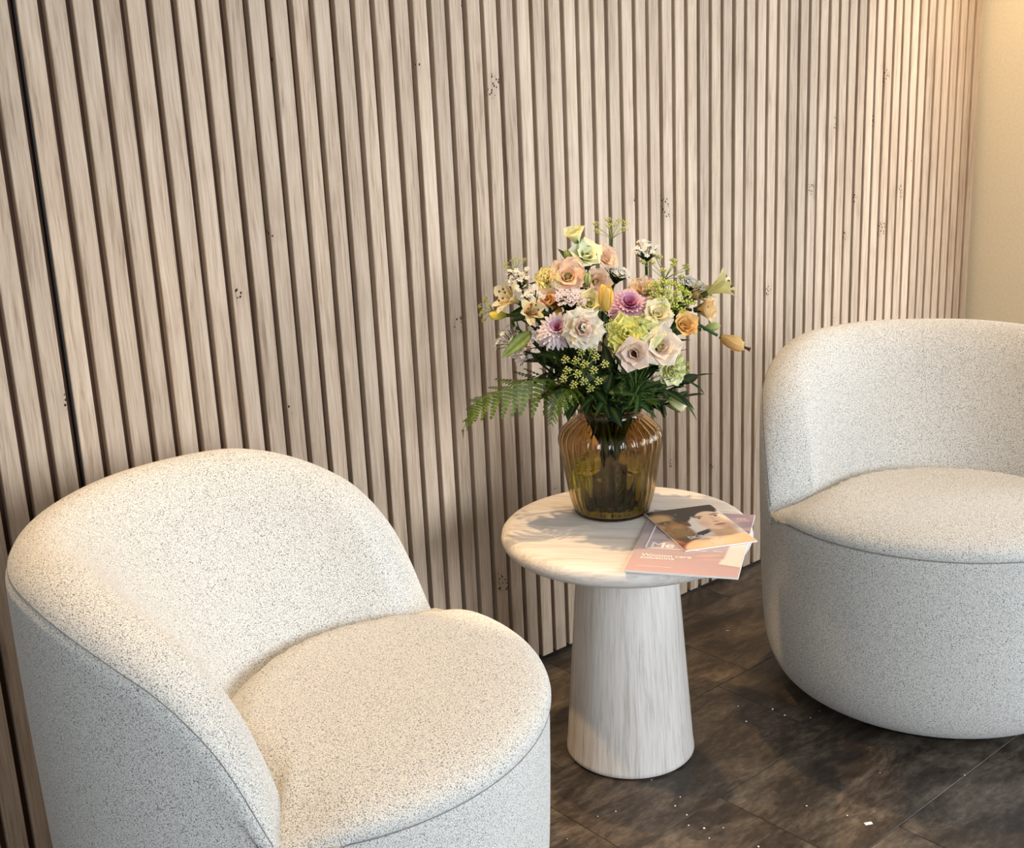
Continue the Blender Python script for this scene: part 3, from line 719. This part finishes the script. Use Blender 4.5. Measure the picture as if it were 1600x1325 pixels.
        obj('branches', rays.build('branches', M_LEAF), t, FM)
        tag(obj('florets', fl.build('florets', M_PETAL), t, FM), None, None, kind='stuff')
        if kind == 'yarrow' or o.get('br'):
            obj('bracts', sepals(9, .5*D, .22*D, .75, DGREEN), t, FM @ Matrix.Translation((0, 0, -.2*D*S)))
    # a few leaves on the stem of the heavier flowers
    if kind in ('lisianthus', 'chrysanthemum', 'carnation', 'alstroemeria', 'yarrow'):
        for k in range(2):
            i = 3+2*k; p = Vector(path[i]); tg = (Vector(path[i-1])-p).normalized()
            side = Vector((rd.uniform(-1, 1), rd.uniform(-1, 1), rd.uniform(-.2, .4))).normalized()
            if (p-Vector((VX, VY, p.z))).length < 1.3 and p.z < 16.2: continue
            place_leaf(t, foot, p, side+tg*.8, tg-side*.3, rd.uniform(.9, 1.5))

# foliage: sprays of dark leaves round the neck of the vase
LOBES = ['low at the left', 'above the fern', 'upper left', 'left of the dill umbel', 'under the round dill umbel', 'behind the round dill umbel', 'at the front of the neck', 'below the dark-throated bloom', 'front centre, hanging over the vase rim', 'right of centre', 'under the lowest carnation', 'right side', 'lowest at the right', 'outer right', 'outer left', 'behind the ivory carnation', 'behind the lime-yellow bloom', 'right back', 'left back', 'back right of centre', 'far left back', 'in the middle back', 'far right back', 'middle left back']
for i, q in enumerate(FOLIAGE):
    rd = random.Random(i*31+5); tip = Vector(q); d = (tip-Vector((VX, VY, 15.2))).normalized()
    path, foot = stem_path(q, d, .4, rd)
    t = thing('foliage_spray', 'dark green leafy spray in the bouquet, '+LOBES[i], 'foliage', foot, 0, 'leafy sprays in the bouquet')
    obj('stem', MB().add(tube([tuple(Vector(p)-foot) for p in path], .05, 6), DGREEN).build('stem', M_LEAF), t)
    n_ = 0
    for k in range(9):
        f = k*1.15; i0 = int(f)
        if i0+1 >= len(path): break
        p = Vector(path[i0]).lerp(Vector(path[i0+1]), f-i0)
        if p.z < 16.0: break
        tg = (Vector(path[i0])-Vector(path[i0+1])).normalized()
        a = k*2.3+rd.random(); X = tg.orthogonal().normalized(); Y = tg.cross(X)
        side = X*math.cos(a)+Y*math.sin(a)
        place_leaf(t, foot, p, side+tg*rd.uniform(.4, 1.0), tg+UP*.5, rd.uniform(.85, 1.45)); n_ += 1
    place_leaf(t, foot, Vector(path[0]), d, UP if abs(d.z) < .9 else rgt, 1.2)
# striped leaf at the left
a_, b_ = Vector(STRIPED[0]), Vector(STRIPED[1]); path, foot = stem_path(STRIPED[0], (a_-b_)*-1, .1, random.Random(4))
t = thing('striped_leaf', 'pointed green leaf with pale stripes at the left of the bouquet', 'leaf', foot)
obj('stem', MB().add(tube([tuple(Vector(p)-foot) for p in path], .05, 6), DGREEN).build('stem', M_LEAF), t)
place_leaf(t, foot, a_, b_-a_, Vector((-.5, -.7, .6)), 1.75, leaf_mesh(1, .34, rgb(88, 122, 52), .1, .12, True))

def fern(name, pts, lab, scale, low, upp):
    path = [Vector(q) for q in catmull(pts, 40)]; neck = Vector((VX+(path[0].x-VX)*.5, VY+(path[0].y-VY)*.5, 15.6)); foot = Vector((VX+.2, VY-.3, 11.4))
    t = thing(name, lab, 'fern', foot, 0, 'fern fronds in the bouquet')
    full = [Vector(q) for q in catmull([foot, neck.lerp(foot, .5), neck, path[2]], 12)]+path[3:]
    obj('stem', MB().add(tube([tuple(q-foot) for q in full], lambda u: .055*(1-.8*u), 5), rgb(110, 130, 50)).build('stem', M_LEAF), t)
    # one pinna: a strip of small lobes either side of its own rib
    def pinna(colA, colB):
        mb = MB(); N = 8
        for k in range(N):
            f = k/N; L = .20*(1-f)**.8+.03; y0 = f
            for s in (-1, 1):
                V = [(0, y0-.005, 0), (s*L*.55, y0+.0, .02), (s*L, y0+.075, -.01), (s*L*.6, y0+.105, .02), (0, y0+.10, 0)]
                c_ = mixc(colA, colB, .3+.6*R.random()); mb.add((V, [(0, 1, 2, 3, 4)] if s > 0 else [(4, 3, 2, 1, 0)]), c_)
        mb.add(([(-.05, .9, 0), (.05, .9, 0), (0, 1.06, -.02)], [(0, 1, 2)]), colB)
        return mb.build('pinna', M_LEAF)
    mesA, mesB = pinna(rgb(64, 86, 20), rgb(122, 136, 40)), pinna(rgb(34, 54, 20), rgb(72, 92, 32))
    N = 13
    for k in range(N):
        f = .16+.82*k/(N-1); i = f*(len(path)-1); i0 = min(int(i), len(path)-2); p = path[i0].lerp(path[i0+1], i-i0)
        tg = (path[i0+1]-path[i0]).normalized()
        L = scale*(1-((f-.16)/.84)**1.2*.82)*(.75+.25*min(1, (f-.1)*6))
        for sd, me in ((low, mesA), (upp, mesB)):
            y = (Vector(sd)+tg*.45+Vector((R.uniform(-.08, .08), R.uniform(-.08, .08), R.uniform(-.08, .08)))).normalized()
            z = tg.cross(y).normalized()
            if z.z < 0: z = -z
            x = y.cross(z); M = Matrix((x*1.0, y, z)).transposed().to_4x4() @ Matrix.Scale(L, 4)
            M.translation = (p-foot)*S
            obj('pinna', me, t, M)
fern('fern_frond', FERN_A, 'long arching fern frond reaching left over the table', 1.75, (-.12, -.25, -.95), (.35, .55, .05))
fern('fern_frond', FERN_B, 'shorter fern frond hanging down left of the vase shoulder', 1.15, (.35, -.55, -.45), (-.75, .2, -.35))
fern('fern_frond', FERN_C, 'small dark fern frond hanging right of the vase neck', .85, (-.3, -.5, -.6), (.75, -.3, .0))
# feathery dill leaf at the lower right
rd = random.Random(77); a_ = Vector(FEATHER[0]); path, foot = stem_path(FEATHER[1], Vector((.35, -.3, .85)), .2, rd)
t = thing('dill_leaf', 'feathery green dill leaf fanning out under the dark-throated bloom', 'foliage', foot)
obj('stem', MB().add(tube([tuple(Vector(p)-foot) for p in path], .05, 5), GREEN).build('stem', M_LEAF), t)
mb = MB(); o0 = Vector(FEATHER[0])
for k in range(90):
    q = o0.lerp(Vector(FEATHER[1]), rd.random()*.8); dv = (rgt*rd.uniform(-.5, 1.7)+UP*rd.uniform(.1, 1.25)-Vector((fwd.x, fwd.y, 0))*rd.uniform(-.2, .7)).normalized()*rd.uniform(.8, 1.9)
    e = q+dv+Vector((0, 0, -.12)); mb.add(tube([tuple(q-foot), tuple(q+dv*.55-foot), tuple(e-foot)], .017, 3, False), mixc(rgb(60, 96, 44), rgb(110, 140, 70), rd.random()))
tag(obj('blades', mb.build('blades', M_LEAF), t), None, None, kind='stuff')

# ------------------------------------------------------------------ printed booklets
def sm(a, b, x): t = np.clip((x-a)/(b-a), 0, 1); return t*t*(3-2*t)
def ell(U, V, cx, cy_, rx, ry, rot=0, soft=.12):
    c, s = math.cos(rot), math.sin(rot); x, y = U-cx, V-cy_
    a, b = (c*x+s*y)/rx, (-s*x+c*y)/ry
    return 1-sm(1-soft, 1+soft, np.sqrt(a*a+b*b))
def quad(U, V, pts, soft=.006):
    m = np.ones_like(U); P = np.array(pts)
    for i in range(len(P)):
        a, b = P[i], P[(i+1) % len(P)]; n_ = np.array([-(b-a)[1], (b-a)[0]]); n_ = n_/np.linalg.norm(n_)
        m *= sm(-soft, soft, (U-a[0])*n_[0]+(V-a[1])*n_[1])
    return m
class Art:
    def __init__(s, W, H, nx, ny, bg):
        s.W, s.H, s.nx, s.ny = W, H, nx, ny
        u, v = np.meshgrid(np.linspace(0, 1, nx), np.linspace(0, 1, ny)); s.u, s.v = u, v*H/W   # both in cover widths
        s.I = np.ones((ny, nx, 3))*np.array(rgb(*bg))
    def put(s, m, col, a=1):
        m = (m*a)[..., None]; s.I = s.I*(1-m)+np.array(rgb(*col))*m
    def build(s, name, z):
        V = np.stack([s.u*s.W, s.v*s.W, np.full_like(s.u, z)], -1).reshape(-1, 3)
        F = [(j*s.nx+i, j*s.nx+i+1, (j+1)*s.nx+i+1, (j+1)*s.nx+i) for j in range(s.ny-1) for i in range(s.nx-1)]
        return mesh(name, V, F, M_PRINT, False, s.I.reshape(-1, 3))
def lettering(parent, body, x, y, z, size, m=M_INKW, rot=0, name='lettering', bold=0):
    cu = bpy.data.curves.new(name, 'FONT'); cu.body = body; cu.size = size*S; cu.extrude = .0002*S; cu.space_line = .72
    cu.materials.append(m); tmp = bpy.data.objects.new(name, cu); C.objects.link(tmp); bpy.context.view_layer.update()
    me = bpy.data.meshes.new_from_object(tmp.evaluated_get(bpy.context.evaluated_depsgraph_get())); bpy.data.objects.remove(tmp)
    if bold:                                               # heavier strokes: the outlines doubled a hair apart
        bm = bmesh.new(); bm.from_mesh(me)
        for dx, dy, dz in ((bold, 0, .001), (bold, bold*.6, .0015), (0, bold*.6, .0005)):
            n0 = len(bm.verts); bm.from_mesh(me); bm.verts.ensure_lookup_table()
            for v_ in bm.verts[n0:]: v_.co += Vector((dx, dy, dz))*S
        bm.to_mesh(me); bm.free()
    if not me.materials: me.materials.append(m)
    o = obj(name, me, parent)
    o.location = Vector((x, y, z))*S; o.rotation_euler = (0, 0, rot); return o
def bar(parent, x0, y0, x1, y1, z, m=M_INKW, name='printed_rule'):
    return obj(name, mesh(name, *box((x0, y0, z), (x1, y1, z+.004)), m, False), parent)
# larger pink brochure
W_, H_ = 4.47, 7.18
ta = thing('brochure', 'larger pink care brochure lying underneath on the side table', 'booklet', (15.67, -13.21, 11.005), math.radians(-57.4))
obj('pages', mesh('pages', *box((0, 0, 0), (W_, H_, .07)), M_PAPER, False), ta)
A = Art(W_-.04, H_-.04, 110, 170, (190, 166, 168)); u, v = A.u, A.v; h = H_/W_
A.put(sm(.52*h, .60*h, v), (158, 138, 146)); A.put(quad(u, v, [(0, .36*h), (1, .34*h), (1, .62*h), (0, .60*h)], .06), (190, 172, 173), .8)
A.put(1-sm(.12*h, .34*h, v), (200, 166, 166), .9); A.put(ell(u, v, .55, .74*h, .34, .30, .3, .4), (196, 178, 184), .8)
A.put(ell(u, v, .32, .52*h, .26, .10, -.15, .3), (196, 182, 182), .8); A.put(ell(u, v, .40, .47*h, .24, .03, -.1, .5), (150, 132, 132), .6)
A.put(ell(u, v, .60, .27*h, .30, .07, .12, .5), (188, 158, 152), .7); A.put(ell(u, v, .70, .29*h, .12, .035, .25, .4), (214, 178, 168), .9); A.put(ell(u, v, .74, .235*h, .13, .03, .1, .4), (208, 172, 164), .9)
A.put(quad(u, v, [(.83, .21*h), (1.0, .18*h), (1.0, .56*h), (.86, .53*h)], .012), (236, 222, 214)); A.put(quad(u, v, [(.80, .17*h), (1.02, .14*h), (1.0, .24*h), (.82, .245*h)], .012), (240, 222, 210)); A.put(quad(u, v, [(.80, .155*h), (1.02, .125*h), (1.02, .145*h), (.80, .175*h)], .008), (170, 146, 140), .6)
A.put(ell(u, v, .2, .95*h, .5, .12, 0, .6), (140, 118, 130), .6); A.put(sm(.86*h, .9*h, v)*sm(.5, .9, u), (176, 150, 162), .8)
cov = A.build('cover', .074); obj('cover', cov, ta, Matrix.Translation((.02*S, .02*S, 0)))
zt = .082
bar(ta, .40, .35*H_, .47, .80*H_, zt, name='printed_frame'); bar(ta, .40, .345*H_, 2.95, .345*H_+.06, zt, name='printed_frame'); bar(ta, 3.2, .35*H_, 3.58, .35*H_+.05, zt)
lettering(ta, 'Me', .56, .365*H_, zt, .80, bold=.04); lettering(ta, 'Women care\nsolutions', .40, .225*H_, zt, .38, bold=.016)
bar(ta, .38, .075*H_, 1.8, .075*H_+.025, zt); lettering(ta, 'om', 3.72, .905*H_, zt, .3)
# smaller booklet with two faces
W2, H2 = 3.18, 4.85
tb2 = thing('booklet', 'smaller skincare booklet with two portrait faces on top of the pink brochure', 'booklet', (18.72, -13.77, 11.095), math.radians(-27.0))
obj('pages', mesh('pages', *box((0, 0, 0), (W2, H2, .05)), M_PAPER, False), tb2)
B = Art(W2-.03, H2-.03, 150, 220, (236, 224, 214)); u, v = B.u, B.v; h = H2/W2
E2 = lambda cx, cy_, rx, ry, rot=0, soft=.12: ell(u, v, cx, cy_*h, rx, ry*h, rot, soft)
Q = lambda *p, soft=.01: quad(u, v, [(a, b*h) for a, b in p], soft)
# left: bearded face, cropped by the edge
B.put(Q((-.1, .1), (.36, .1), (.36, .98), (-.1, 1.0), soft=.03), (150, 104, 62)); B.put(E2(.16, .97, .36, .13, -.1, .15), (40, 26, 18)); B.put(E2(.34, .74, .09, .15, .2, .2), (46, 28, 18))
B.put(E2(.10, .80, .17, .10, 0, .5), (204, 160, 104)); B.put(E2(.12, .70, .12, .018, .1, .4), (58, 34, 20)); B.put(E2(.11, .665, .085, .014, .05, .4), (34, 22, 16)); B.put(E2(.12, .672, .02, .01, 0, .4), (210, 190, 160))
B.put(E2(.03, .57, .05, .06, .2, .5), (196, 140, 86)); B.put(E2(.17, .42, .20, .16, .15, .25), (128, 86, 40)); B.put(E2(.04, .455, .08, .026, 0, .4), (140, 70, 54)); B.put(E2(.22, .56, .10, .05, 0, .5), (186, 130, 74))
B.put(E2(.38, .60, .05, .075, .1, .2), (110, 58, 36)); B.put(Q((-.1, -.1), (.30, -.1), (.10, .16), (-.1, .2), soft=.03), (120, 52, 24)); B.put(Q((.12, .14), (.36, .3), (.34, .34), (.02, .28), soft=.03), (84, 54, 30))
noise = NR.rand(*u.shape); B.put(E2(.18, .42, .18, .14, .15, .25)*(noise > .62), (206, 164, 96), .7)
# right: woman with dark hair
B.put(E2(.70, .93, .32, .20, .0, .1), (34, 22, 18)); B.put(E2(.46, .80, .10, .16, -.3, .15), (34, 22, 18)); B.put(Q((.34, .24), (.62, .36), (.60, .42), (.38, .36), soft=.015), (44, 28, 22))
B.put(E2(.64, .0, .62, .25, .0, .06), (230, 190, 150)); B.put(Q((.58, .2), (.92, .22), (.90, .50), (.60, .50), soft=.04), (214, 172, 136)); B.put(E2(.77, .61, .225, .235, -.10, .07), (240, 206, 176))
B.put(E2(.90, .42, .12, .10, .3, .5), (196, 150, 116), .6); B.put(E2(.62, .735, .085, .012, .08, .4), (52, 34, 26)); B.put(E2(.88, .755, .075, .012, -.02, .4), (52, 34, 26))
for ex, ey in ((.63, .69), (.88, .705)): B.put(E2(ex, ey, .055, .018, .05, .3), (240, 232, 226)); B.put(E2(ex, ey, .024, .016, 0, .3), (62, 44, 34)); B.put(E2(ex, ey+.016, .062, .006, .05, .4), (50, 34, 28))
B.put(E2(.80, .63, .022, .07, -.1, .6), (226, 182, 150), .8); B.put(E2(.80, .565, .05, .012, 0, .4), (186, 134, 108)); B.put(E2(.81, .49, .085, .024, .05, .3), (190, 112, 98)); B.put(E2(.81, .492, .08, .004, .05, .4), (130, 66, 60))
B.put(E2(.62, .55, .07, .07, 0, .6), (226, 170, 144), .5); B.put(E2(.5, .08, .3, .07, .2, .6), (242, 212, 170), .7)
cov = B.build('cover', .053); obj('cover', cov, tb2, Matrix.Translation((.015*S, .015*S, 0)))
zt = .06
lettering(tb2, 'SKiNin', .20*W2, .235*H2, zt, .42, rot=.03, bold=.016)
for a, b, c_, d_ in ((.435, .065, .60, .072), (.435, .165, .60, .172), (.435, .065, .443, .172), (.592, .065, .60, .172)): bar(tb2, a*W2, b*H2, c_*W2, d_*H2, zt, name='printed_frame')
lettering(tb2, 'Me', .46*W2, .09*H2, zt, .32)

# ------------------------------------------------------------------ crumbs on the floor
for i, (x, y) in enumerate(CRUMBS):
    r_ = R.uniform(.025, .055); V = [tuple(v*r_*R.uniform(.6, 1.2)) for v in ICO_V]; zm = min(v[2] for v in V); V = [(a, b, (c_-zm)*.6) for a, b, c_ in V]
    o = obj('crumb', mesh('crumb', V, ICO_F, M_CRUMB, False), None, Matrix.Translation(Vector((x, y, 0))*S)); tag(o, 'tiny white crumb lying on the dark floor', 'crumb', 'crumbs scattered on the floor')
pc = obj('paper_scrap', mesh('paper_scrap', *box((-.16, -.08, 0), (.16, .08, .02)), M_PAPER, False), None, Matrix.Translation(Vector((22.21, -20.45, 0))*S) @ Matrix.Rotation(-.5, 4, 'Z'))
tag(pc, 'small white paper scrap on the floor in front of the right chair', 'paper scrap')
